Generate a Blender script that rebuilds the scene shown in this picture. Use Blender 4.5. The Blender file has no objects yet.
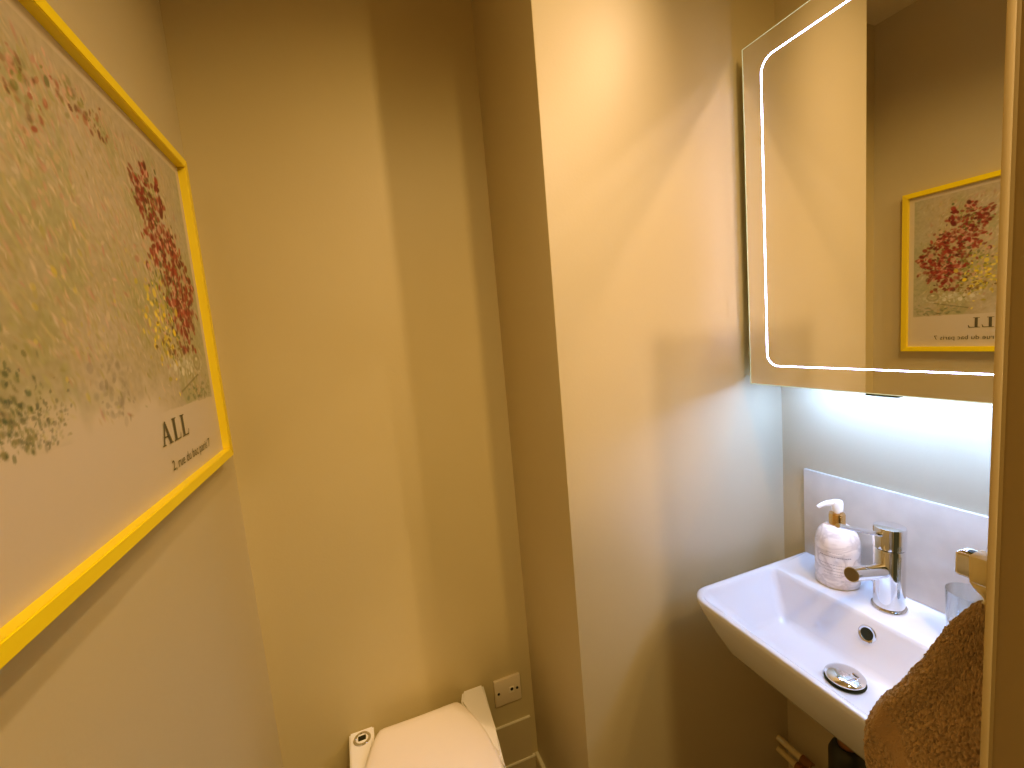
import bpy, bmesh, math, random
import numpy as np
from mathutils import Vector, Matrix
from mathutils.geometry import tessellate_polygon
random.seed(4)
S = bpy.context.scene
COL = S.collection
PI = math.pi

# ------------------------------------------------------------------ room numbers (metres, floor at z = 0)
XL, XR = -0.292, 1.06          # left wall, right wall
YB = 1.214                     # back wall of the toilet recess
XB, YF = 0.413, 0.853          # boxing: side face x, front face y
YW, XJ = 0.20, 0.485           # room-side face of the edge post, face of its lining
POST_H = 1.98                      # height of the made-up post, low so light passes over
CZ = 2.575                     # ceiling
RIM = 0.849                    # basin rim

# ------------------------------------------------------------------ helpers
def tag(o, label=None, cat=None, group=None, kind=None):
    if label: o['label'] = label
    if cat: o['category'] = cat
    if group: o['group'] = group
    if kind: o['kind'] = kind
    return o

def thing(name, label, cat, loc):
    o = bpy.data.objects.new(name, None); COL.objects.link(o)
    o.location = loc; o.empty_display_size = .05
    return tag(o, label, cat)

def obj(name, bm, mat, parent=None, smooth=True, angle=40, label=None):
    bmesh.ops.recalc_face_normals(bm, faces=bm.faces)
    me = bpy.data.meshes.new(name); bm.to_mesh(me); bm.free()
    if smooth:
        me.polygons.foreach_set('use_smooth', [True] * len(me.polygons))
        me.set_sharp_from_angle(angle=math.radians(angle))
    me.materials.append(mat)
    o = bpy.data.objects.new(name, me); COL.objects.link(o)
    if parent:
        o.parent = parent
        off = Vector(parent.location)        # meshes keep world coordinates, so only the Empty's place is undone
        o.matrix_parent_inverse = Matrix.Translation(-off)
    if label: o['label'] = label
    return o

def struct(name, bm, mat, **k):
    return tag(obj(name, bm, mat, **k), kind='structure')

def box(bm, x0, x1, y0, y1, z0, z1, bev=0, seg=2):
    r = bmesh.ops.create_cube(bm, size=1)
    vs = r['verts']
    for v in vs:
        v.co = Vector(((x0+x1)/2 + v.co.x*(x1-x0), (y0+y1)/2 + v.co.y*(y1-y0), (z0+z1)/2 + v.co.z*(z1-z0)))
    if bev:
        es = list({e for v in vs for e in v.link_edges})
        bmesh.ops.bevel(bm, geom=es, offset=bev, segments=seg, profile=.5, affect='EDGES')
    return bm

def newbox(*a, **k): return box(bmesh.new(), *a, **k)

def loft(bm, rings, cap0=True, cap1=True, close=True):
    vr = [[bm.verts.new(p) for p in r] for r in rings]
    n = len(vr[0])
    for a, b in zip(vr, vr[1:]):
        for i in range(n if close else n-1):
            j = (i+1) % n
            try: bm.faces.new((a[i], a[j], b[j], b[i]))
            except ValueError: pass
    if cap0: bm.faces.new(vr[0])
    if cap1: bm.faces.new(vr[-1])
    return bm

def lathe(bm, prof, c, seg=48, axis='z', cap=True):
    rings = []
    for r, h in prof:
        ring = []
        for i in range(seg):
            a = 2*PI*i/seg
            if axis == 'z': p = (c[0]+r*math.cos(a), c[1]+r*math.sin(a), c[2]+h)
            elif axis == 'x': p = (c[0]+h, c[1]+r*math.cos(a), c[2]+r*math.sin(a))
            else: p = (c[0]+r*math.cos(a), c[1]+h, c[2]+r*math.sin(a))
            ring.append(p)
        rings.append(ring)
    return loft(bm, rings, cap, cap)

def frame_of(d):
    d = d.normalized()
    u = Vector((0, 0, 1)) if abs(d.z) < .9 else Vector((1, 0, 0))
    s = d.cross(u).normalized(); t = s.cross(d).normalized()
    return s, t

def tube(bm, pts, r, seg=20, cap=True):
    pts = [Vector(p) for p in pts]
    rs = r if isinstance(r, (list, tuple)) else [r]*len(pts)
    rings = []
    for i, p in enumerate(pts):
        d = (pts[min(i+1, len(pts)-1)] - pts[max(i-1, 0)])
        s, t = frame_of(d)
        rings.append([p + s*rs[i]*math.cos(2*PI*k/seg) + t*rs[i]*math.sin(2*PI*k/seg) for k in range(seg)])
    return loft(bm, rings, cap, cap)

def rrect(x0, x1, y0, y1, z, r, n=6):
    """rounded rectangle ring; r is one radius or four (x1y1, x0y1, x0y0, x1y0)"""
    rr = r if isinstance(r, (list, tuple)) else [r]*4
    P = []
    for (cx, cy, sx, sy, a0, q) in ((x1, y1, -1, -1, 0, rr[0]), (x0, y1, 1, -1, PI/2, rr[1]), (x0, y0, 1, 1, PI, rr[2]), (x1, y0, -1, 1, 1.5*PI, rr[3])):
        for k in range(n+1):
            a = a0 + PI/2*k/n
            P.append((cx + sx*q + q*math.cos(a), cy + sy*q + q*math.sin(a), z))
    return P

# ------------------------------------------------------------------ materials
def mat(name, col, rough=.5, metal=0, bump=None, coat=0, spec=.5, var=None, emis=None, trans=0, ior=1.45, sheen=0):
    m = bpy.data.materials.new(name); m.use_nodes = True
    nt = m.node_tree; N = nt.nodes; b = N['Principled BSDF']
    b.inputs['Base Color'].default_value = (*col, 1)
    b.inputs['Roughness'].default_value = rough
    b.inputs['Metallic'].default_value = metal
    b.inputs['Specular IOR Level'].default_value = spec
    b.inputs['Coat Weight'].default_value = coat
    b.inputs['Transmission Weight'].default_value = trans
    b.inputs['IOR'].default_value = ior
    b.inputs['Sheen Weight'].default_value = sheen
    tc = None
    if bump or var: tc = N.new('ShaderNodeTexCoord')
    if var:
        sc, col2, det = var
        n = N.new('ShaderNodeTexNoise'); n.inputs['Scale'].default_value = sc; n.inputs['Detail'].default_value = det
        nt.links.new(tc.outputs['Object'], n.inputs['Vector'])
        mx = N.new('ShaderNodeMix'); mx.data_type = 'RGBA'
        mx.inputs[6].default_value = (*col, 1); mx.inputs[7].default_value = (*col2, 1)
        rp = N.new('ShaderNodeMapRange'); rp.inputs[1].default_value = .35; rp.inputs[2].default_value = .65
        nt.links.new(n.outputs['Fac'], rp.inputs[0]); nt.links.new(rp.outputs[0], mx.inputs[0])
        nt.links.new(mx.outputs[2], b.inputs['Base Color'])
    if bump:
        sc, st, dist = bump
        n = N.new('ShaderNodeTexNoise'); n.inputs['Scale'].default_value = sc; n.inputs['Detail'].default_value = 4
        nt.links.new(tc.outputs['Object'], n.inputs['Vector'])
        bp = N.new('ShaderNodeBump'); bp.inputs['Strength'].default_value = st; bp.inputs['Distance'].default_value = dist
        nt.links.new(n.outputs['Fac'], bp.inputs['Height']); nt.links.new(bp.outputs[0], b.inputs['Normal'])
    if emis:
        b.inputs['Emission Color'].default_value = (*emis[0], 1); b.inputs['Emission Strength'].default_value = emis[1]
    return m

WALL = (.58, .49, .355)
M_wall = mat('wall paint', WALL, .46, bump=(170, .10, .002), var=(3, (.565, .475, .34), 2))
M_wall_bounce = mat('wall paint plus bounce', (.57, .462, .285), .46, bump=(170, .10, .002), var=(3, (.555, .445, .272), 2))  # yellower than the other walls: warm recess bounce put into the colour
M_ceil = mat('ceiling paint', (.72, .64, .50), .7)
M_floor = mat('floor vinyl', (.23, .15, .09), .5, var=(9, (.16, .10, .06), 4))
M_trim = mat('post lining gloss', (.27, .185, .095), .4)
M_skirt = mat('skirting tile', (.55, .44, .29), .3)
M_edge = mat('cream edge', (.86, .78, .62), .4)
M_yellow = mat('yellow lacquer', (.93, .72, .012), .35)
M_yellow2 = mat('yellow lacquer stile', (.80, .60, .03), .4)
M_white = mat('white ceramic', (.72, .735, .80), .09, coat=.3)
M_pan = mat('toilet ceramic', (.92, .88, .82), .12, coat=.2)
M_lid = mat('toilet lid plastic', (.94, .85, .77), .3)
M_splash = mat('splashback stone', (.66, .60, .54), .28, var=(22, (.60, .545, .49), 6))
M_chrome = mat('chrome', (.80, .80, .82), .06, 1)
M_dark = mat('dark hole', (.008, .008, .01), .5)
M_black = mat('black plastic', (.015, .014, .013), .4)
M_mirror = mat('mirror glass', (.86, .85, .82), 0.0, 1)
M_cab = mat('cabinet white', (.74, .70, .62), .4)
M_gedge = mat('glass edge', (.72, .86, .72), .15, emis=((.80, 1.0, .80), .25))  # faint emission paints the bright line along the glass rim
M_led = mat('led strip', (1, 1, 1), .5, emis=((.55, .62, 1.0), 20))
M_under = mat('under cabinet led', (1, 1, 1), .5, emis=((.33, .56, 1.0), 60))
M_sock = mat('socket plastic', (.72, .60, .46), .35)
M_brass = mat('brass gold', (.80, .52, .26), .18, 1)
M_pump = mat('pump white', (.88, .90, .92), .25)
M_pipe = mat('painted pipe', (.78, .64, .40), .35)
M_copper = mat('dull copper', (.45, .22, .10), .3, 1)
M_ribbon = mat('ribbon cream', (.84, .72, .48), .7, bump=(300, .2, .001))
M_print = mat('print ink', (.10, .085, .075), .6)
M_text = mat('grey print', (.30, .27, .30), .6)
M_glass = bpy.data.materials.new('clear glass'); M_glass.use_nodes = True
def thin_glass(m):
    nt = m.node_tree; N = nt.nodes
    for n in list(N):
        if n.type == 'BSDF_PRINCIPLED': N.remove(n)
    t = N.new('ShaderNodeBsdfTransparent'); t.inputs[0].default_value = (.93, .96, .98, 1)
    g = N.new('ShaderNodeBsdfGlossy'); g.inputs['Roughness'].default_value = .04
    lw = N.new('ShaderNodeLayerWeight'); lw.inputs['Blend'].default_value = .42
    mr = N.new('ShaderNodeMapRange'); mr.inputs[3].default_value = .05; mr.inputs[4].default_value = .75
    mx = N.new('ShaderNodeMixShader')
    nt.links.new(lw.outputs['Facing'], mr.inputs[0]); nt.links.new(mr.outputs[0], mx.inputs[0])
    nt.links.new(t.outputs[0], mx.inputs[1]); nt.links.new(g.outputs[0], mx.inputs[2])
    nt.links.new(mx.outputs[0], N['Material Output'].inputs[0])
thin_glass(M_glass)

# soap bottle marble
def marble():
    m = mat('marbled plastic', (.86, .81, .80), .22)
    nt = m.node_tree; N = nt.nodes; b = N['Principled BSDF']
    tc = N.new('ShaderNodeTexCoord'); n1 = N.new('ShaderNodeTexNoise'); n1.inputs['Scale'].default_value = 15; n1.inputs['Detail'].default_value = 5
    n1.inputs['Distortion'].default_value = 1.4
    mp = N.new('ShaderNodeMapping'); mp.inputs['Scale'].default_value = (1, 1, 1.6); mp.inputs['Rotation'].default_value = (.5, .3, 0)
    nt.links.new(tc.outputs['Object'], mp.inputs[0]); nt.links.new(mp.outputs[0], n1.inputs['Vector'])
    s = N.new('ShaderNodeMath'); s.operation = 'SUBTRACT'; s.inputs[1].default_value = .5
    a = N.new('ShaderNodeMath'); a.operation = 'ABSOLUTE'
    r = N.new('ShaderNodeMapRange'); r.inputs[1].default_value = 0; r.inputs[2].default_value = .085; r.inputs[3].default_value = .5; r.inputs[4].default_value = 0
    nt.links.new(n1.outputs['Fac'], s.inputs[0]); nt.links.new(s.outputs[0], a.inputs[0]); nt.links.new(a.outputs[0], r.inputs[0])
    mx = N.new('ShaderNodeMix'); mx.data_type = 'RGBA'
    mx.inputs[6].default_value = (.86, .81, .80, 1); mx.inputs[7].default_value = (.42, .37, .40, 1)
    nt.links.new(r.outputs[0], mx.inputs[0]); nt.links.new(mx.outputs[2], b.inputs['Base Color'])
    return m
M_marble = marble()

def attr_mat(name, rough, attr='Col', bump=None):
    m = mat(name, (1, 1, 1), rough, bump=bump)
    nt = m.node_tree
    a = nt.nodes.new('ShaderNodeVertexColor'); a.layer_name = attr
    nt.links.new(a.outputs['Color'], nt.nodes['Principled BSDF'].inputs['Base Color'])
    return m
M_art = attr_mat('printed paper', .55)
M_towel = attr_mat('terry cotton', .95, bump=(900, .5, .002))
M_towel.node_tree.nodes['Principled BSDF'].inputs['Sheen Weight'].default_value = .25
M_towel.node_tree.nodes['Principled BSDF'].inputs['Specular IOR Level'].default_value = .1

# ------------------------------------------------------------------ setting
T = .12
Y0 = -1.3
struct('floor', newbox(XL-T, 1.3, Y0, YB+T, -.1, 0), M_floor, smooth=False)
struct('ceiling', newbox(XL-T, 1.3, Y0, YB+T, CZ, CZ+.1), M_ceil, smooth=False)
struct('wall_left', newbox(XL-T, XL, Y0, YB+T, 0, CZ), M_wall, smooth=False)
struct('wall_back', newbox(XL, XB, YB, YB+T, 0, CZ), M_wall_bounce, smooth=False)
struct('wall_boxing', newbox(XB, XR+T, YF, YB+T, 0, CZ, bev=0.0025), M_wall)
struct('wall_right', newbox(XR, XR+T, Y0, YF, 0, CZ), M_wall, smooth=False)
struct('edge_post', newbox(XJ+.018, .665, YW-.04, YW, .0, POST_H, bev=.002), M_trim)  # free-standing post standing for an unidentified edge; top kept low to pass light
# lining of the post: board with a bead along its room-side edge
bm = bmesh.new()
prof = [(XJ+.018, YW+.002), (XJ+.006, YW+.002), (XJ+.001, YW+.0005), (XJ-.001, YW-.002), (XJ-.001, YW-.0045), (XJ+.0005, YW-.006),
        (XJ, YW-.008), (XJ, YW-.027), (XJ+.005, YW-.030), (XJ+.005, YW-.041), (XJ+.018, YW-.041)]
loft(bm, [[(x, y, 0) for x, y in prof], [(x, y, POST_H) for x, y in prof]])
struct('trim_1', bm, M_trim, angle=50)
struct('trim_6', newbox(XJ-.0022, XJ+.004, YW-.0042, YW+.0015, 0, POST_H, bev=.0015), mat('bead highlight', (.52, .40, .25), .35))  # lighter strip paints in the highlight along the bead
# baseboards (cream capped) and tile on the recess wall
struct('baseboard_back', newbox(XL, XB-.012, YB-.008, YB, 0, .140, bev=.001), M_skirt, smooth=False)
struct('trim_2', newbox(XL, XB-.012, YB-.009, YB, .140, .146, bev=.001), M_edge)
struct('baseboard_boxing', newbox(XB-.012, XB, YF, YB, 0, .140, bev=.001), M_skirt, smooth=False)
struct('trim_3', newbox(XB-.0105, XB, YF, YB, .140, .146, bev=.001), M_edge)
# tile panel with rounded top corner above the back baseboard
def roundtop(x0, x1, z0, z1, y0, y1, r):
    pts = [(x0, z0), (x1, z0)] + [(x1-r+r*math.cos(a), z1-r+r*math.sin(a)) for a in [PI/2*k/6 for k in range(7)]] + [(x0, z1)]
    b_ = bmesh.new(); loft(b_, [[(x, y0, z) for x, z in pts], [(x, y1, z) for x, z in pts]]); return b_
struct('trim_4', roundtop(.10, .392, .146, .279, YB-.005, YB, .010), M_skirt)
struct('trim_5', roundtop(.10, .396, .278, .2815, YB-.006, YB, .003), M_edge)

# ------------------------------------------------------------------ framed poster on the left wall
PY0, PY1, PZ0, PZ1 = .395, 1.100, 1.272, 1.882
FW, FD = .018, .030
pf = thing('framed_poster', 'large yellow framed flower poster hanging on the left wall', 'picture', (XL, (PY0+PY1)/2, PZ0))
def rail(a, b, c_, d):   # outer a-b, inner d-c (y,z) mitred rail
    bm_ = bmesh.new()
    q = [a, b, c_, d]
    loft(bm_, [[(XL+.001, y, z) for y, z in q], [(XL+FD, y, z) for y, z in q]])
    bmesh.ops.bevel(bm_, geom=list(bm_.edges), offset=.0012, segments=2, affect='EDGES')
    return bm_
o = [(PY0, PZ0), (PY1, PZ0), (PY1, PZ1), (PY0, PZ1)]
i_ = [(PY0+FW, PZ0+FW), (PY1-FW, PZ0+FW), (PY1-FW, PZ1-FW), (PY0+FW, PZ1-FW)]
for k in range(4):
    kk = (k+1) % 4
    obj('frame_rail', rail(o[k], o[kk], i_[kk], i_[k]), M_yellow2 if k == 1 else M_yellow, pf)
# printed sheet painted with dabs in its own (y, z) plane
ny, nz = 430, 385
sy0, sy1, sz0, sz1 = PY0+FW-.002, PY1-FW+.002, PZ0+FW-.002, PZ1-FW+.002
gy, gz = np.meshgrid(np.linspace(sy0, sy1, ny), np.linspace(sz0, sz1, nz))
rng = np.random.default_rng(7)
def smooth_noise(fy, fz, seed):
    r = np.random.default_rng(seed); g = r.random((fz+2, fy+2))
    v = (gz-sz0)/(sz1-sz0)*fz; u = (gy-sy0)/(sy1-sy0)*fy
    i0 = np.clip(v.astype(int), 0, fz); j0 = np.clip(u.astype(int), 0, fy)
    a = v-i0; b = u-j0; a = a*a*(3-2*a); b = b*b*(3-2*b)
    return (g[i0, j0]*(1-b)+g[i0, j0+1]*b)*(1-a)+(g[i0+1, j0]*(1-b)+g[i0+1, j0+1]*b)*a
def lerp(A, c, w): return A*(1-w[..., None]) + np.array(c)*w[..., None]
def sstep(a, b, x):
    t = np.clip((x-a)/(b-a), 0, 1); return t*t*(3-2*t)
paper = np.array((.60, .51, .43))
img = np.ones(gy.shape+(3,))*paper
IZ0, IZ1, IY0, IY1 = PZ0+.135, PZ1-.034, PY0+.03, PY1-.034      # printed image area
n1, n2, n3 = smooth_noise(9, 8, 1), smooth_noise(34, 30, 2), smooth_noise(110, 100, 3)
bg = np.ones_like(img)*np.array((.60, .50, .39))
bg = lerp(bg, (.40, .41, .23), .55*sstep(.45, .75, n1))
bg = lerp(bg, (.60, .50, .42), .6*sstep(.5, .8, n2))
bg = lerp(bg, (.42, .37, .20), .4*sstep(.3, .8, smooth_noise(5, 5, 9))*sstep(1.72, 1.55, gz))
# far margin of the picture is a pale ground
bg = lerp(bg, (.50, .49, .40), .6*sstep(.99, 1.07, gy))
bg *= (.70+.14*n3)[..., None]
soft = .012*(smooth_noise(60, 50, 5)-.5)
ins = sstep(-.001, .0015, gz-IZ0+soft*.3)*sstep(-.001, .0015, IZ1-gz)*sstep(-.001, .0015, IY1-gy)*sstep(-.001, .0015, gy-IY0+.03)
# near the viewer's end the lower edge of the image fades softly into the paper
fade = sstep(.0, .07, gz-IZ0+.05*(n2-.5))
nearw = sstep(.90, .78, gy)
ins = ins*(1-nearw*(1-fade))
img = img*(1-ins[..., None]) + bg*ins[..., None]
def dab(y, z, ry, rz, ang, col, op=1., hard=.25):
    R_ = max(ry, rz)*1.3
    j0 = np.searchsorted(gy[0], y-R_); j1 = np.searchsorted(gy[0], y+R_)
    i0 = np.searchsorted(gz[:, 0], z-R_); i1 = np.searchsorted(gz[:, 0], z+R_)
    if j1 <= j0 or i1 <= i0: return
    dy = gy[i0:i1, j0:j1]-y; dz = gz[i0:i1, j0:j1]-z
    ca, sa = math.cos(ang), math.sin(ang)
    d = np.sqrt(((dy*ca+dz*sa)/ry)**2+((-dy*sa+dz*ca)/rz)**2)
    w = np.clip((1.0-d)/hard, 0, 1)*op
    img[i0:i1, j0:j1] = img[i0:i1, j0:j1]*(1-w[..., None]) + np.array(col)*w[..., None]
def cloud(n, cy, cz, sy, sz, cols, r=(.003, .009), op=(.5, .95), asp=(.4, .9), ang=None):
    for _ in range(n):
        y = rng.normal(cy, sy); z = rng.normal(cz, sz)
        if z < IZ0+.004 or z > IZ1-.004 or y > IY1-.006 or y < IY0-.02: continue
        c = np.array(cols[rng.integers(len(cols))])*rng.uniform(.75, 1.2)
        q = rng.uniform(*r)
        a = rng.uniform(0, PI) if ang is None else rng.normal(ang, .35)
        dab(y, z, q, q*rng.uniform(*asp), a, c, rng.uniform(*op), rng.uniform(.2, .7))
RED = [(.27, .018, .028), (.20, .012, .02), (.34, .04, .045), (.13, .012, .02)]
PINK = [(.62, .30, .28), (.66, .40, .34), (.55, .24, .24)]
GRN = [(.14, .17, .05), (.22, .24, .07), (.10, .12, .06), (.30, .29, .10)]
YEL = [(.72, .54, .03), (.62, .50, .08), (.78, .62, .12), (.50, .42, .07)]
BEI = [(.62, .50, .36), (.56, .43, .29), (.48, .37, .24), (.66, .55, .44), (.44, .36, .22), (.60, .42, .30)]
OLV = [(.40, .37, .18), (.34, .33, .15), (.46, .41, .20), (.50, .40, .24)]
# overall impasto weave of muted strokes
for _ in range(5200):
    y = rng.uniform(IY0-.02, IY1-.02); z = rng.uniform(IZ0+.01, IZ1-.02)
    if z < IZ0+.085 and rng.random() < .8*(y < .92): continue
    if y > .99 and rng.random() < .75: continue
    t = (z-IZ0)/(IZ1-IZ0)
    pal = OLV if rng.random() < .52-.5*t*(y > .5) else (PINK if rng.random() < .10+.12*t else BEI)
    c = np.array(pal[rng.integers(len(pal))])*rng.uniform(.7, 1.12)
    q = rng.uniform(.003, .008)
    dab(y, z, q*1.5, q*.5, rng.normal(2.1, .4), c, rng.uniform(.30, .75), .8)
# near half: faded blooms along the top, dark foliage low down
cloud(70, .60, 1.775, .030, .022, RED+PINK+GRN, op=(.35, .75))
cloud(45, .70, 1.805, .022, .012, RED+PINK+GRN, op=(.35, .8))
cloud(30, .76, 1.800, .015, .008, RED+GRN, op=(.4, .8), r=(.002, .006))
cloud(120, .58, 1.71, .06, .05, PINK+BEI, op=(.2, .5))
cloud(420, .495, 1.43, .026, .038, [(.03, .08, .05), (.06, .10, .06), (.05, .07, .08), (.16, .17, .08), (.24, .22, .12)], op=(.25, .7), r=(.002, .0055), ang=2.1)
cloud(160, .545, 1.43, .018, .018, [(.08, .09, .10), (.50, .46, .30), (.10, .12, .12), (.30, .27, .16)], op=(.25, .7), r=(.0015, .004), ang=.6)
cloud(70, .68, 1.45, .025, .03, [(.22, .19, .18), (.30, .25, .24)], op=(.2, .5))
cloud(110, .66, 1.56, .09, .05, YEL+OLV+BEI, op=(.2, .45))
# far third: the red bunch with yellow and green
cloud(60, .90, 1.62, .05, .07, PINK, r=(.004, .010), op=(.3, .7))
for cy, cz, s, n in ((1.035, 1.628, .012, 16), (1.01, 1.60, .02, 36), (.985, 1.57, .024, 44), (.96, 1.53, .022, 40), (.955, 1.63, .024, 40), (.985, 1.675, .016, 30),
                     (.93, 1.69, .022, 34), (.90, 1.73, .022, 34), (.955, 1.75, .008, 12), (.975, 1.70, .010, 14), (.90, 1.67, .026, 32), (.87, 1.75, .02, 26),
                     (.935, 1.585, .02, 26), (.90, 1.79, .008, 10), (.945, 1.785, .007, 10)):
    cloud(int(n*1.7), cy, cz, s, s, RED+RED+PINK[:1], r=(.005, .0105), op=(.65, .95))
cloud(60, .90, 1.745, .035, .025, GRN, r=(.002, .006), op=(.5, .9))
cloud(60, .955, 1.61, .04, .05, GRN[:3], r=(.002, .005), op=(.35, .8))
cloud(90, .895, 1.57, .03, .045, GRN, r=(.003, .008), op=(.6, .95))
cloud(100, .865, 1.545, .028, .045, YEL, r=(.003, .009), op=(.65, .95))
cloud(60, .895, 1.505, .03, .022, [(.16, .08, .03), (.25, .14, .05), (.30, .22, .07)], r=(.003, .007), op=(.5, .9))
# pale jug with a handle ring, mossy ground
cloud(90, .945, 1.475, .04, .012, [(.60, .56, .46), (.66, .62, .52), (.52, .48, .36)], r=(.004, .009), op=(.4, .8))
for k in range(26):
    a = 2*PI*k/26; dab(1.005+.017*math.cos(a), 1.478+.013*math.sin(a), .004, .003, a, (.30, .26, .18), .7)
cloud(60, 1.00, 1.425, .035, .008, [(.20, .23, .16), (.27, .28, .20), (.16, .17, .11)], r=(.004, .009), op=(.4, .8), asp=(.25, .5), ang=0)
cloud(40, 1.055, 1.455, .012, .03, [(.36, .34, .22), (.30, .28, .18)], r=(.003, .007), op=(.3, .6))
for k in range(30):
    dab(1.0-.10*k/30, 1.455-.025*k/30, .004, .0018, -.2, (.14, .12, .07), .5)
xs = np.full(gy.shape, XL+.016)
me = bpy.data.meshes.new('poster_sheet')
co = np.stack([xs, gy, gz], -1).reshape(-1, 3).astype(np.float32)
idx = np.arange(ny*nz).reshape(nz, ny)
quads = np.stack([idx[:-1, :-1], idx[:-1, 1:], idx[1:, 1:], idx[1:, :-1]], -1).reshape(-1, 4)
def grid_mesh(me, co, quads, col=None):
    me.vertices.add(len(co)); me.vertices.foreach_set('co', co.ravel())
    me.loops.add(quads.size); me.loops.foreach_set('vertex_index', quads.ravel().astype(np.int32))
    me.polygons.add(len(quads)); me.polygons.foreach_set('loop_start', np.arange(0, quads.size, 4, dtype=np.int32))
    me.update(calc_edges=True); me.validate()
    if col is not None:
        a = me.color_attributes.new('Col', 'FLOAT_COLOR', 'POINT')
        c4 = np.concatenate([np.clip(col.reshape(-1, 3), 0, 1), np.ones((len(co), 1))], 1).astype(np.float32)
        a.data.foreach_set('color', c4.ravel())
    me.polygons.foreach_set('use_smooth', [True]*len(quads))
grid_mesh(me, co, quads, img)
me.materials.append(M_art)
sheet = bpy.data.objects.new('poster_sheet', me); COL.objects.link(sheet); sheet.parent = pf
sheet.matrix_parent_inverse = Matrix.Translation(-Vector(pf.location))
sheet['label'] = 'printed sheet with a bunch of red and yellow flowers'

def text_mesh(name, s, size, m, parent, mtx, sx=1., align='LEFT', wrap=None, depth=.0):
    cu = bpy.data.curves.new(name, 'FONT'); cu.body = s; cu.size = size; cu.align_x = align; cu.resolution_u = 3; cu.extrude = depth
    t = bpy.data.objects.new(name, cu); COL.objects.link(t)
    dg = bpy.context.evaluated_depsgraph_get()
    me_ = bpy.data.meshes.new_from_object(t.evaluated_get(dg))
    bpy.data.objects.remove(t); bpy.data.curves.remove(cu)
    for v in me_.vertices:
        p = Vector((v.co.x*sx, v.co.y, v.co.z))
        v.co = wrap(p) if wrap else mtx @ p
    me_.materials.clear(); me_.materials.append(m)
    o_ = bpy.data.objects.new(name, me_); COL.objects.link(o_); o_.parent = parent
    off = Vector(parent.location)
    o_.matrix_parent_inverse = Matrix.Translation(-off)
    return o_
def onleft(y, z):     # text plane on the left wall: local x -> +y, local y -> +z
    return Matrix(((0, 0, 1, XL+.0172), (1, 0, 0, y), (0, 1, 0, z), (0, 0, 0, 1)))
# serif capitals A L L drawn as outlines (local x, y in units of the cap height)
def serif_caps(parent):
    m4 = onleft(.902, PZ0+.086); H = .036
    L = [(0, 0), (.74, 0), (.80, .26), (.75, .26), (.68, .06), (.34, .05), (.34, .95), (.46, .96), (.46, 1), (0, 1), (0, .96), (.14, .95), (.14, .05), (0, .04)]
    A1 = [(0, 0), (.34, 0), (.34, .04), (.22, .05), (.50, .82), (.44, 1.0), (.12, .05), (0, .04)]
    A2 = [(.44, 1.0), (.52, 1.0), (.94, .05), (1.04, .04), (1.04, 0), (.62, 0), (.62, .04), (.74, .05), (.44, .84)]
    A3 = [(.26, .32), (.68, .32), (.66, .38), (.28, .38)]
    bm_ = bmesh.new(); w_ = 2.90
    for polys, x0 in (((A1, A2, A3), 0), ((L,), 1.16), ((L,), 2.08)):
        for k_, P_ in enumerate(polys):
            vs = [bm_.verts.new(m4 @ Vector(((x0+x-w_)*H*1.12, y*H, k_*.0001))) for x, y in P_]
            for tri in tessellate_polygon([[Vector((x, y, 0)) for x, y in P_]]):
                bm_.faces.new([vs[q] for q in tri])
    return obj('lettering', bm_, M_print, parent, smooth=False)
serif_caps(sheet)
lt2 = text_mesh('lettering', '2, rue du bac paris 7', .0225, M_print, sheet, onleft(.999, PZ0+.044), 1.03, 'RIGHT')

# ------------------------------------------------------------------ mirror cabinet
CX, CY0, CY1, CZ0, CZ1 = .93, .100, .826, 1.307, 2.077
mc = thing('mirror_cabinet', 'wall mirror cabinet with a glowing white strip round its door', 'mirror cabinet', (XR, (CY0+CY1)/2, CZ0))
obj('cabinet_body', newbox(CX+.034, XR, CY0+.012, CY1-.016, CZ0+.008, CZ1-.006, bev=.001), M_cab, mc)
TH = math.radians(1.3)
def door_rot(bm_):
    bmesh.ops.rotate(bm_, verts=bm_.verts, cent=(CX, .55, 1.6), matrix=Matrix.Rotation(TH, 3, 'Z')); return bm_
dr = obj('mirror_door', door_rot(newbox(CX+.0005, CX+.006, CY0, CY1, CZ0, CZ1)), M_mirror, mc, smooth=False)
bm = bmesh.new()
for y0, y1, z0, z1 in ((CY1-.0002, CY1+.0018, CZ0-.0016, CZ1+.0016), (CY0-.0018, CY0, CZ0-.0016, CZ1+.0016), (CY0, CY1, CZ0-.0016, CZ0), (CY0, CY1, CZ1, CZ1+.0016)):
    box(bm, CX+.0002, CX+.006, y0, y1, z0, z1)
obj('glass_edge', door_rot(bm), M_gedge, dr, smooth=False)
obj('door_panel', door_rot(newbox(CX+.0062, CX+.020, CY0+.004, CY1-.004, CZ0+.004, CZ1-.004)), M_cab, dr, smooth=False)
def yz_rrect(y0, y1, z0, z1, r, x):
    return [(x, p[0], p[1]) for p in rrect(y0, y1, z0, z1, 0, r, 10)]
LY0, LY1, LZ0, LZ1 = CY0+.050, CY1-.045, CZ0+.044, CZ1-.046
w = .0023
bm = bmesh.new()
xa, xb = CX-.0006, CX+.0005
rings = [yz_rrect(LY0, LY1, LZ0, LZ1, .030, xb), yz_rrect(LY0, LY1, LZ0, LZ1, .030, xa), yz_rrect(LY0+w, LY1-w, LZ0+w, LZ1-w, .030-w, xa), yz_rrect(LY0+w, LY1-w, LZ0+w, LZ1-w, .030-w, xb)]
rings.append(rings[0])
loft(bm, rings, False, False); bmesh.ops.remove_doubles(bm, verts=bm.verts, dist=1e-5)
obj('led_strip', door_rot(bm), M_led, dr, smooth=False, label='glowing white led strip with rounded corners')
obj('touch_sensor', newbox(CX+.001, CX+.016, .515, .570, CZ0-.0055, CZ0-.0005, bev=.001), M_black, mc)
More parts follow.
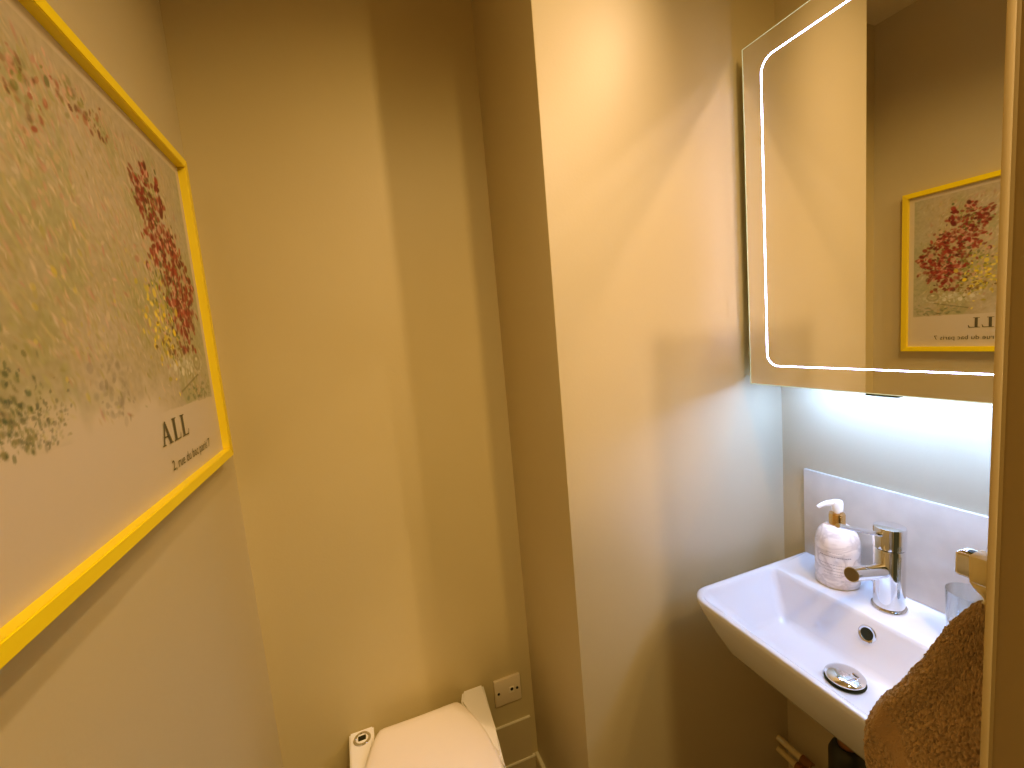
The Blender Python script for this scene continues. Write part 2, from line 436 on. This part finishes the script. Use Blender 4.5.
obj('under_light', newbox(CX+.037, CX+.066, CY0+.04, CY1-.05, CZ0+.004, CZ0+.0078), M_under, mc, smooth=False, label='cool white light under the cabinet')

# ------------------------------------------------------------------ splashback
sp = obj('splashback', newbox(XR-.009, XR, .31, .788, RIM+.001, 1.073, bev=.0008), M_splash)
tag(sp, 'pale stone splashback panel on the wall above the basin', 'splashback')

# ------------------------------------------------------------------ basin
BY0, BY1, BX0 = .314, .790, .668
bs = thing('wash_basin', 'white wall hung wash basin with chrome tap on its ledge', 'basin', (XR, .553, .71))
bm = bmesh.new()
xw = XR-.0005
def ring(x0, x1, y0, y1, z, rf, rb=.002, n=8): return rrect(x0, x1, y0, y1, z, [rb, rf, rf, rb], n)
R1 = [ring(.742, xw, BY0+.052, BY1-.052, .708, .03), ring(.734, xw, BY0+.043, BY1-.043, .711, .032), ring(.728, xw, BY0+.038, BY1-.038, .720, .033),
      ring(.700, xw, BY0+.020, BY1-.020, .770, .042), ring(.676, xw, BY0+.007, BY1-.006, .818, .047), ring(BX0+.001, xw, BY0+.001, BY1-.001, RIM-.012, .050),
      ring(BX0, xw, BY0, BY1, RIM-.006, .050), ring(BX0+.0015, xw, BY0+.001, BY1-.001, RIM-.0015, .049), ring(BX0+.0045, xw, BY0+.004, BY1-.004, RIM, .047)]
xd = .922
R2 = [rrect(BX0+.0125, xd+.004, BY0+.0115, BY1-.0115, RIM, [.012, .040, .040, .012], 8), rrect(BX0+.016, xd, BY0+.015, BY1-.015, RIM-.0025, [.012, .037, .037, .012], 8),
      rrect(BX0+.020, xd-.003, BY0+.018, BY1-.018, RIM-.010, [.013, .035, .035, .013], 8),
      rrect(.735, .906, BY0+.035, BY1-.040, .795, [.018, .03, .03, .018], 8), rrect(.768, .894, BY0+.053, BY1-.060, .760, [.022, .03, .03, .022], 8),
      rrect(.784, .886, BY0+.064, BY1-.070, .750, [.022, .028, .028, .022], 8), rrect(.805, .866, BY0+.10, BY1-.11, .7475, [.02, .02, .02, .02], 8)]
loft(bm, R1+R2, True, True)
bowl = obj('bowl', bm, M_white, bs, angle=60)
# waste plug, overflow ring
pc = (.833, .545, .7485)
pl = obj('waste_plug', lathe(bmesh.new(), [(.024, -.002), (.0245, .006), (.030, .0062), (.033, .008), (.0335, .0105), (.031, .0135), (.022, .017), (.010, .0187), (.001, .019)], pc, 56), M_chrome, bs, angle=35)
obj('waste_rim', lathe(bmesh.new(), [(.023, .0005), (.034, .001), (.0345, .0022), (.031, .003), (.0225, .0026)], pc, 56), M_dark, pl)
# overflow on the rear bowl slope
ovc = Vector((.9115, .553, .816)); nrm = Vector((-.93, 0, .37)).normalized()
s_, t_ = frame_of(nrm)
def oring(r, h, seg=40): return [ovc + nrm*h + s_*r*math.cos(2*PI*k/seg) + t_*r*math.sin(2*PI*k/seg) for k in range(seg)]
bm = bmesh.new(); loft(bm, [oring(.0165, -.004), oring(.0165, .0015), oring(.0150, .0026), oring(.0120, .0024), oring(.0108, .0005), oring(.0105, -.004)], False, False)
ov = obj('overflow_ring', bm, M_chrome, bs)
bm = bmesh.new(); loft(bm, [oring(.0108, -.006), oring(.0108, .0008)]); obj('overflow_hole', bm, M_dark, ov)

# ------------------------------------------------------------------ mixer tap
tx, ty = .985, .557
tp = thing('mixer_tap', 'chrome single lever mixer tap on the basin ledge', 'tap', (tx, ty, RIM))
obj('base_ring', lathe(bmesh.new(), [(.0305, 0), (.031, .003), (.0295, .006), (.0275, .0065)], (tx, ty, RIM), 56), M_chrome, tp)
obj('tap_body', lathe(bmesh.new(), [(.0262, .005), (.0262, .128), (.0253, .1305), (.022, .131)], (tx, ty, RIM), 56), M_chrome, tp, angle=30)
cp = obj('tap_cap', lathe(bmesh.new(), [(.022, .131), (.0253, .1325), (.0272, .134), (.0272, .174), (.0262, .1768), (.0245, .1775), (.0005, .178)], (tx, ty, RIM), 56), M_chrome, tp, angle=30)
obj('lever', tube(bmesh.new(), [(tx-.022, ty+.001, RIM+.163), (tx-.060, ty+.001, RIM+.178), (tx-.150, ty+.002, RIM+.213)], .0045), M_chrome, tp)
bm = tube(bmesh.new(), [(tx-.010, ty, RIM+.085), (tx-.060, ty, RIM+.094), (tx-.1145, ty, RIM+.1045)], [.0145, .0145, .0145], 40)
spt = obj('spout', bm, M_chrome, tp, angle=30)
a0 = Vector((tx-.1145, ty, RIM+.1045)); dd = Vector((-.0545, 0, .0105)).normalized()
obj('aerator', tube(bmesh.new(), [a0-dd*.001, a0+dd*.0012], .0128, 40), mat('aerator', (.20, .14, .09), .35, .6), spt)  # brown tint stands in for the dark reflection on the spout end

# ------------------------------------------------------------------ soap dispenser
sx, sy = .990, .664
sd = thing('soap_dispenser', 'marbled white soap bottle with gold collar and white pump', 'soap dispenser', (sx, sy, RIM))
bprof = [(.036, 0), (.0412, .002), (.043, .008), (.043, .092)] + [(.043-.0280*(1-math.cos(t)), .092+.046*math.sin(t)) for t in [PI/2*k/9 for k in range(1, 10)]] + [(.0145, .141)]
btl = obj('bottle', lathe(bmesh.new(), bprof, (sx, sy, RIM), 56), M_marble, sd)
obj('collar', lathe(bmesh.new(), [(.0152, .140), (.0158, .1405), (.0158, .163), (.0150, .1645), (.006, .165)], (sx, sy, RIM), 40), M_brass, sd, angle=30)
bm = lathe(bmesh.new(), [(.0055, .163), (.0055, .168), (.0105, .170), (.0118, .177), (.0118, .190), (.010, .1940), (.004, .196)], (sx, sy, RIM), 32)
dv = Vector((-.80, .60, 0)).normalized(); p0 = Vector((sx, sy, RIM+.1865))
pts, rs = [], []
for k in range(9):
    t = k/8; pts.append(p0 + dv*(.038*t) + Vector((0, 0, .004*math.sin(t*PI*.7) - .012*t*t))); rs.append(.0085*(1-t)+.0042*t)
tube(bm, pts, rs, 20)
obj('pump_head', bm, M_pump, sd)
view = math.atan2(-sy, -sx)
def bwrap(z0, r=.0433):
    def f(p):
        a = view - .10 + p.x/r
        return Vector((sx+r*math.cos(a), sy+r*math.sin(a), z0+p.y))
    return f
for zz, ln, sz in ((.086, 8, .0030), (.076, 14, .0062), (.058, 17, .0032), (.051, 15, .0032), (.044, 18, .0032), (.037, 10, .0032)):
    bm = bmesh.new(); q = random.Random(int(zz*1000)); a = -ln*.0022
    while a < ln*.0022:      # rows of tiny illegible print
        l = q.uniform(.001, .0045)
        f = bwrap(RIM+zz)
        n = 4
        ring1 = [f(Vector((a+l*k/n, 0, 0))) for k in range(n+1)]; ring2 = [f(Vector((a+l*k/n, sz*.32, 0))) for k in range(n+1)]
        loft(bm, [ring1, ring2], False, False, False)
        a += l+.0010
    obj('print_line', bm, M_text, btl, smooth=False)

# ------------------------------------------------------------------ drinking glass
gl = lathe(bmesh.new(), [(.026, 0), (.0285, .002), (.0325, .100), (.0322, .1012), (.0315, .100), (.0275, .008), (.001, .007)], (.988, .432, RIM), 56)
tag(obj('drinking_glass', gl, M_glass), 'clear drinking glass on the basin ledge behind the towel', 'glass')

# ------------------------------------------------------------------ pipes and trap below the basin
def pipe(y_end, z, x, lab, dy, r=.0085):
    t = thing('water_pipe', lab, 'pipe', (x, YF, z))
    obj('pipe_run', tube(bmesh.new(), [(x, YF, z), (x, y_end, z)], r), M_pipe, t)
    obj('pipe_collar', tube(bmesh.new(), [(x, y_end+.006, z), (x, y_end-.022, z)], .0125, 24), M_copper, t, label='dull copper fitting')
    obj('valve', tube(bmesh.new(), [(x, y_end-.021, z), (x, y_end-.034, z), (x, y_end-.036, z), (x, y_end-.060, z)], [.009, .009, .014, .014], 8), M_chrome, t, label='metal valve')
    return t
pipe(.775, .262, 1.022, 'cream painted water pipe below the basin, upper of the two', .022)
pipe(.790, .226, 1.022, 'cream painted water pipe below the basin, lower of the two', -.014)
bt = thing('bottle_trap', 'black waste trap hanging beneath the basin outlet', 'waste trap', (.84, .545, .50))
obj('tail_pipe', lathe(bmesh.new(), [(.017, 0), (.017, .11)], (.84, .545, .60), 32), M_copper, bt, label='brassy tail pipe')
obj('lock_nut', lathe(bmesh.new(), [(.020, 0), (.027, .002), (.027, .016), (.020, .018)], (.84, .545, .688), 12), M_black, bt)
obj('trap_cup', lathe(bmesh.new(), [(.02, 0), (.030, .004), (.032, .03), (.032, .085), (.026, .10), (.02, .105)], (.84, .545, .50), 32), M_black, bt)
obj('outlet_arm', tube(bmesh.new(), [(.86, .545, .57), (XR, .545, .57)], .017), M_black, bt)

# ------------------------------------------------------------------ toilet
tl = thing('toilet', 'white toilet with closed lid against the back wall', 'toilet', (.068, YB, 0))
D = .435
bm = bmesh.new()
def pan_ring(w, y0, z, sq):
    """D-shaped outline: square at the wall (y=YB), rounded towards the room"""
    pts = []; n = 40
    for k in range(n+1):
        a = PI*k/n
        cx_, sy_ = math.cos(a), math.sin(a)
        e = 2/2.6
        x = .068 + w*math.copysign(abs(cx_)**e, cx_)
        y = (y0+.25) - .25*abs(sy_)**e
        pts.append((x, y, z))
    pts.append((.068-w*sq, 1.16, z)); pts.append((.068+w*sq, 1.16, z))
    return pts
loft(bm, [pan_ring(.12, .86, 0, 1.25), pan_ring(.13, .84, .10, 1.2), pan_ring(.155, .76, .26, 1.1), pan_ring(.172, .70, .37, 1.05), pan_ring(.174, .69, .398, 1.05), pan_ring(.170, .695, .402, 1.05)])
obj('pan', bm, M_pan, tl, angle=50)
# rear deck with two raised shoulders showing either side of the lid
def deck(name, pts, z0, z1, bev):
    b_ = bmesh.new(); loft(b_, [[(x, y, z0) for x, y in pts], [(x, y, z1) for x, y in pts]])
    es = [e for e in b_.edges if max(v.co.z for v in e.verts) > z1-1e-4]
    bmesh.ops.bevel(b_, geom=es, offset=bev, segments=3, affect='EDGES'); return b_
obj('rear_deck', deck('d', [(-.108, 1.165), (.24, 1.165), (.232, 1.03), (-.10, 1.03)], .395, D-.008, .004), M_pan, tl)
shl = obj('shoulder', deck('s', [(-.126, YB-.002), (-.062, YB-.002), (-.062, 1.17), (-.088, 1.08), (-.104, .99), (-.122, 1.0)], .40, D+.003, .004), M_pan, tl)
obj('shoulder', deck('s', [(.192, YB-.002), (.256, YB-.002), (.244, 1.05), (.233, .94), (.218, 1.02), (.200, 1.10), (.178, 1.172)], .40, D+.010, .006), M_pan, tl)
bt_ = obj('chrome_cap', lathe(bmesh.new(), [(.0215, -.001), (.0225, .002), (.0205, .0042), (.0165, .0042), (.0155, .003), (.0150, .0015)], (-.0925, 1.178, D+.003), 48), M_chrome, shl, angle=30)
obj('cap_center', lathe(bmesh.new(), [(.0155, 0), (.0155, .0022)], (-.0925, 1.178, D+.003), 40), M_pan, bt_)
obj('cap_slot', newbox(-.1025, -.0825, 1.172, 1.187, D+.004, D+.0066, bev=.002), M_dark, bt_)
# lid and seat: narrow straight rear edge, widening to the front
def lidring(z, inset=0):
    half = []
    key = [(.000, 1.170), (.098, 1.172), (.109, 1.169), (.117, 1.160), (.126, 1.143), (.138, 1.113), (.150, 1.075), (.159, 1.03), (.164, .98), (.167, .92), (.165, .86), (.157, .80), (.140, .745), (.112, .70), (.07, .672), (.03, .663), (0, .662)]
    cy_ = .93
    pts = []
    for x, y in key:
        s = 1-inset/.17; sy_ = 1-inset/.25
        pts.append((x*s, cy_+(y-cy_)*sy_))
    right = [(.061+x, y, z) for x, y in pts]
    left = [(.061-x, y, z) for x, y in reversed(pts[1:-1])]
    return right+left
bm = bmesh.new(); loft(bm, [lidring(.404, .004), lidring(.406, .001), lidring(.426, .001), lidring(.430, .004)])
obj('seat', bm, M_lid, tl, angle=50)
bm = bmesh.new(); loft(bm, [lidring(.432, .003), lidring(.434, 0), lidring(.449, 0), lidring(.455, .003), lidring(.458, .010), lidring(.460, .03), lidring(.4605, .10)])
obj('lid', bm, M_lid, tl, angle=50)

# ------------------------------------------------------------------ wall socket
zc, xc = 1.48-1.083, .330
ws = thing('wall_socket', 'small square white socket plate low on the back wall', 'socket', (xc, YB, zc-.043))
h = .0425
obj('face_plate', newbox(xc-h, xc+h, YB-.010, YB, zc-h, zc+h, bev=.003), M_sock, ws)
for dx in (-.030, .030):
    sc_ = obj('screw', lathe(bmesh.new(), [(.004, 0), (.004, -.0012), (.003, -.0016)], (xc+dx, YB-.010, zc), 20, 'y'), M_dark if dx < 9 else M_chrome, ws)
op = obj('outlet_insert', newbox(xc+.004, xc+.020, YB-.0125, YB-.009, zc-.009, zc+.010, bev=.001), mat('insert', (.80, .70, .55), .35), ws)
obj('outlet_hole', lathe(bmesh.new(), [(.0048, 0), (.0048, -.0045)], (xc+.012, YB-.009, zc+.004), 20, 'y'), M_dark, op)

# ------------------------------------------------------------------ towel hook with towel
hx, hz = .602, 1.188
hk = thing('towel_hook', 'square chrome towel hook on the edge post, right of the basin', 'hook', (hx, YW, hz))
bm = newbox(hx-.010, hx+.012, YW+.004, .273, hz-.0115, hz+.0155, bev=.003, seg=3)
hb = obj('hook_bar', bm, M_chrome, hk)
obj('wall_plate', newbox(hx-.022, hx+.024, YW, YW+.006, hz-.022, hz+.024, bev=.002), M_chrome, hk)
obj('fixing_hole', lathe(bmesh.new(), [(.0042, 0), (.0042, .0012)], (hx+.001, .262, hz+.0151), 24), M_dark, hb)

# towel sheet: folded cloth hanging from the loop, one surface wrapped round
tw = thing('hand_towel', 'brown terry towel hanging from the chrome hook over the basin end', 'towel', (.60, .28, 1.16))
prof_edge = [(1.150, .2555), (1.138, .263), (1.122, .2735), (1.095, .284), (1.063, .293), (1.035, .306), (1.010, .321), (.990, .334), (.971, .339), (.945, .344), (.915, .345), (.885, .340), (.860, .332), (.80, .325), (.70, .32), (.55, .32)]
zs_ = np.array([p[0] for p in prof_edge])[::-1]; ye_ = np.array([p[1] for p in prof_edge])[::-1]
nu, nv = 480, 520
V = np.linspace(0, 1, nv)[:, None]; U = np.linspace(0, 1, nu)[None, :]
Zt = (1.150*(1-V)+.55*V)
Ztt = np.repeat(Zt, nu, 1)
ymax = np.interp(Zt, zs_, ye_)
open_ = np.clip((1.150-Zt)/.20, 0, 1)**.75            # how far the cloth has opened out
ymin = .245 - .040*np.clip((1.150-Zt)/.12, 0, 1)
th = .004 + .024*open_                                  # half depth of the fold
# path: back layer (from right to far edge) then front layer back again
s = U*2-1                                               # -1 .. 1, 0 at the far edge
ay = 1-np.abs(s)**1.35
Yt = ymin + (ymax-ymin)*ay
side = np.sign(s)*(1-np.exp(-np.abs(s)*9))
xc_ = .603 - .022*open_
Xt = xc_ - side*th
# soft folds running from the hook
ph = (ymax-Yt)/(.02+.10*open_)
Xt = Xt - np.where(s > 0, 1, 0)*open_*(.012*np.sin(ph*5.5+.4)*np.exp(-ph*.4)) + .004*open_*np.sin(Zt*38+Yt*30)
Yt = Yt + .003*open_*np.sin(Zt*55)
r3 = np.random.default_rng(11)
fuzz = r3.normal(0, 1, (nv, nu))
k_ = np.array([.25, .5, .25])
f2 = fuzz.copy()
for _ in range(1):
    f2 = (np.roll(f2, 1, 0)+2*f2+np.roll(f2, -1, 0))/4; f2 = (np.roll(f2, 1, 1)+2*f2+np.roll(f2, -1, 1))/4
f2 /= f2.std()
Xt = Xt - np.where(s > 0, 1, 0)*open_*(.008*np.exp(-((ymax-Yt-.014)/.007)**2) + .010*np.exp(-((ymax-Yt-.075)/.02)**2) - .007*np.exp(-((ymax-Yt-.034)/.009)**2))
# woven smooth band running diagonally across the hanging corner
dline = (Yt-.308) - (Ztt-.955)*.50
band = np.exp(-(np.abs(dline)/.013)**6)*(s > 0)
band2 = np.exp(-(np.abs(ymax-Yt-.004)/.004)**2)*(s > 0)*.0
amp = .0008*(1-.9*band)*np.clip(open_*4, .3, 1)
Xt = Xt - amp*f2*np.where(s > 0, 1, -1)
Yt = Yt + .0008*(1-.9*band)*np.roll(f2, 7, 1)*ay
Zt2 = Ztt + .001*np.roll(f2, 13, 0)
base = np.array((.48, .32, .21))
colr = np.ones((nv, nu, 3))*base*(1+.17*np.clip(f2, -2, 2))[..., None]
colr = colr*(1-band[..., None]) + np.array((.47, .30, .185))*band[..., None]
me = bpy.data.meshes.new('towel_cloth')
co = np.stack([Xt, Yt, Zt2], -1).reshape(-1, 3).astype(np.float32)
idx = np.arange(nu*nv).reshape(nv, nu)
quads = np.stack([idx[:-1, :-1], idx[:-1, 1:], idx[1:, 1:], idx[1:, :-1]], -1).reshape(-1, 4)
grid_mesh(me, co, quads, colr); me.materials.append(M_towel)
tc_ = bpy.data.objects.new('towel_cloth', me); COL.objects.link(tc_); tc_.parent = tw
tc_.matrix_parent_inverse = Matrix.Translation(-Vector(tw.location))
# hanging loop: cream ribbon round the bar, gathered down to the towel
bm = bmesh.new()
rings = []
for (y0, y1, x, z) in ((.2590, .2400, hx-.0115, hz-.012), (.2595, .2390, hx-.0118, hz), (.2600, .2380, hx-.0110, hz+.0160), (.2600, .2380, hx+.0, hz+.0170), (.2600, .2380, hx+.0125, hz+.0160), (.2600, .2395, hx+.0130, hz-.010)):
    rings.append([(x, y0, z), (x, (y0+y1)/2, z), (x, y1, z)])
down = [(.2590, .2400, hx-.0115, hz-.012), (.2560, .2430, hx-.009, hz-.019), (.2515, .2475, hx-.004, hz-.027), (.2505, .2480, hx-.002, hz-.031), (.2545, .2470, hx-.001, hz-.042), (.2550, .2470, hx-.001, hz-.050)]
loft(bm, rings, False, False, False)
loft(bm, [[(x, y0, z), (x-.001, (y0+y1)/2, z), (x, y1, z)] for (y0, y1, x, z) in down], False, False, False)
lo = obj('hanging_loop', bm, M_ribbon, tw, label='cream ribbon loop')
md = lo.modifiers.new('thick', 'SOLIDIFY'); md.thickness = .0008

# ------------------------------------------------------------------ lights
def spot(name, loc, aim, e, col, ang, blend, r):
    l = bpy.data.lights.new(name, 'SPOT'); l.energy = e; l.color = col; l.spot_size = math.radians(ang); l.spot_blend = blend; l.shadow_soft_size = r
    o_ = bpy.data.objects.new(name, l); COL.objects.link(o_); o_.location = loc
    o_.rotation_euler = (Vector(aim)-Vector(loc)).to_track_quat('-Z', 'Y').to_euler()
    return o_
WARM = (1.0, .66, .30)
spot('warm_spot', (.60, -.20, 2.56), (.55, -.05, 0), 55, WARM, 154, .7, .04)
spot('warm_spot', (.30, -.50, 2.56), (.25, -.30, 0), 63, (1.0, .73, .45), 156, .7, .03)
spot('warm_spot', (.858, .265, 2.55), (-.10, 1.214, 1.50), 31, (1.0, .70, .38), 60, 1.0, .02)  # added spot, beam shaped to lay the bright band on the back wall
wd = bpy.data.worlds.new('World'); S.world = wd; wd.use_nodes = True
wd.node_tree.nodes['Background'].inputs[0].default_value = (1, .80, .55, 1)
wd.node_tree.nodes['Background'].inputs[1].default_value = .05

# ------------------------------------------------------------------ camera (solved from the vanishing points)
cam = bpy.data.cameras.new('camera'); co_ = bpy.data.objects.new('camera', cam); COL.objects.link(co_)
cam.sensor_fit = 'HORIZONTAL'; cam.sensor_width = 36; cam.lens = 443/1024*36; cam.clip_start = .02
f = 443.
Yv = Vector((349-512, 348-384, f)).normalized()
Zd = Vector((868-512, 4400-384, f)); Zd = (Zd - Zd.dot(Yv)*Yv).normalized(); Zv = -Zd
Xv = Yv.cross(Zv)
Rm = Matrix((Xv, Yv, Zv))                 # world from image axes (right, down, forward)
rot = Matrix((Rm.col[0], -Rm.col[1], -Rm.col[2])).transposed()
co_.matrix_world = Matrix.Translation((0, 0, 1.48)) @ rot.to_4x4()
S.camera = co_
S.view_settings.view_transform = 'Standard'
S.view_settings.look = 'None'
S.view_settings.use_curve_mapping = True          # camera's warm tone curve: less blue in the shadows
cb = S.view_settings.curve_mapping.curves[2]
for p in ((.04, .023), (.12, .092), (.30, .285)): cb.points.new(*p)
S.view_settings.curve_mapping.update()
S.cycles.use_guiding = True; S.cycles.use_surface_guiding = True; S.cycles.caustics_reflective = True; S.cycles.blur_glossy = 0
S.cycles.max_bounces = 12; S.cycles.diffuse_bounces = 6; S.cycles.glossy_bounces = 6
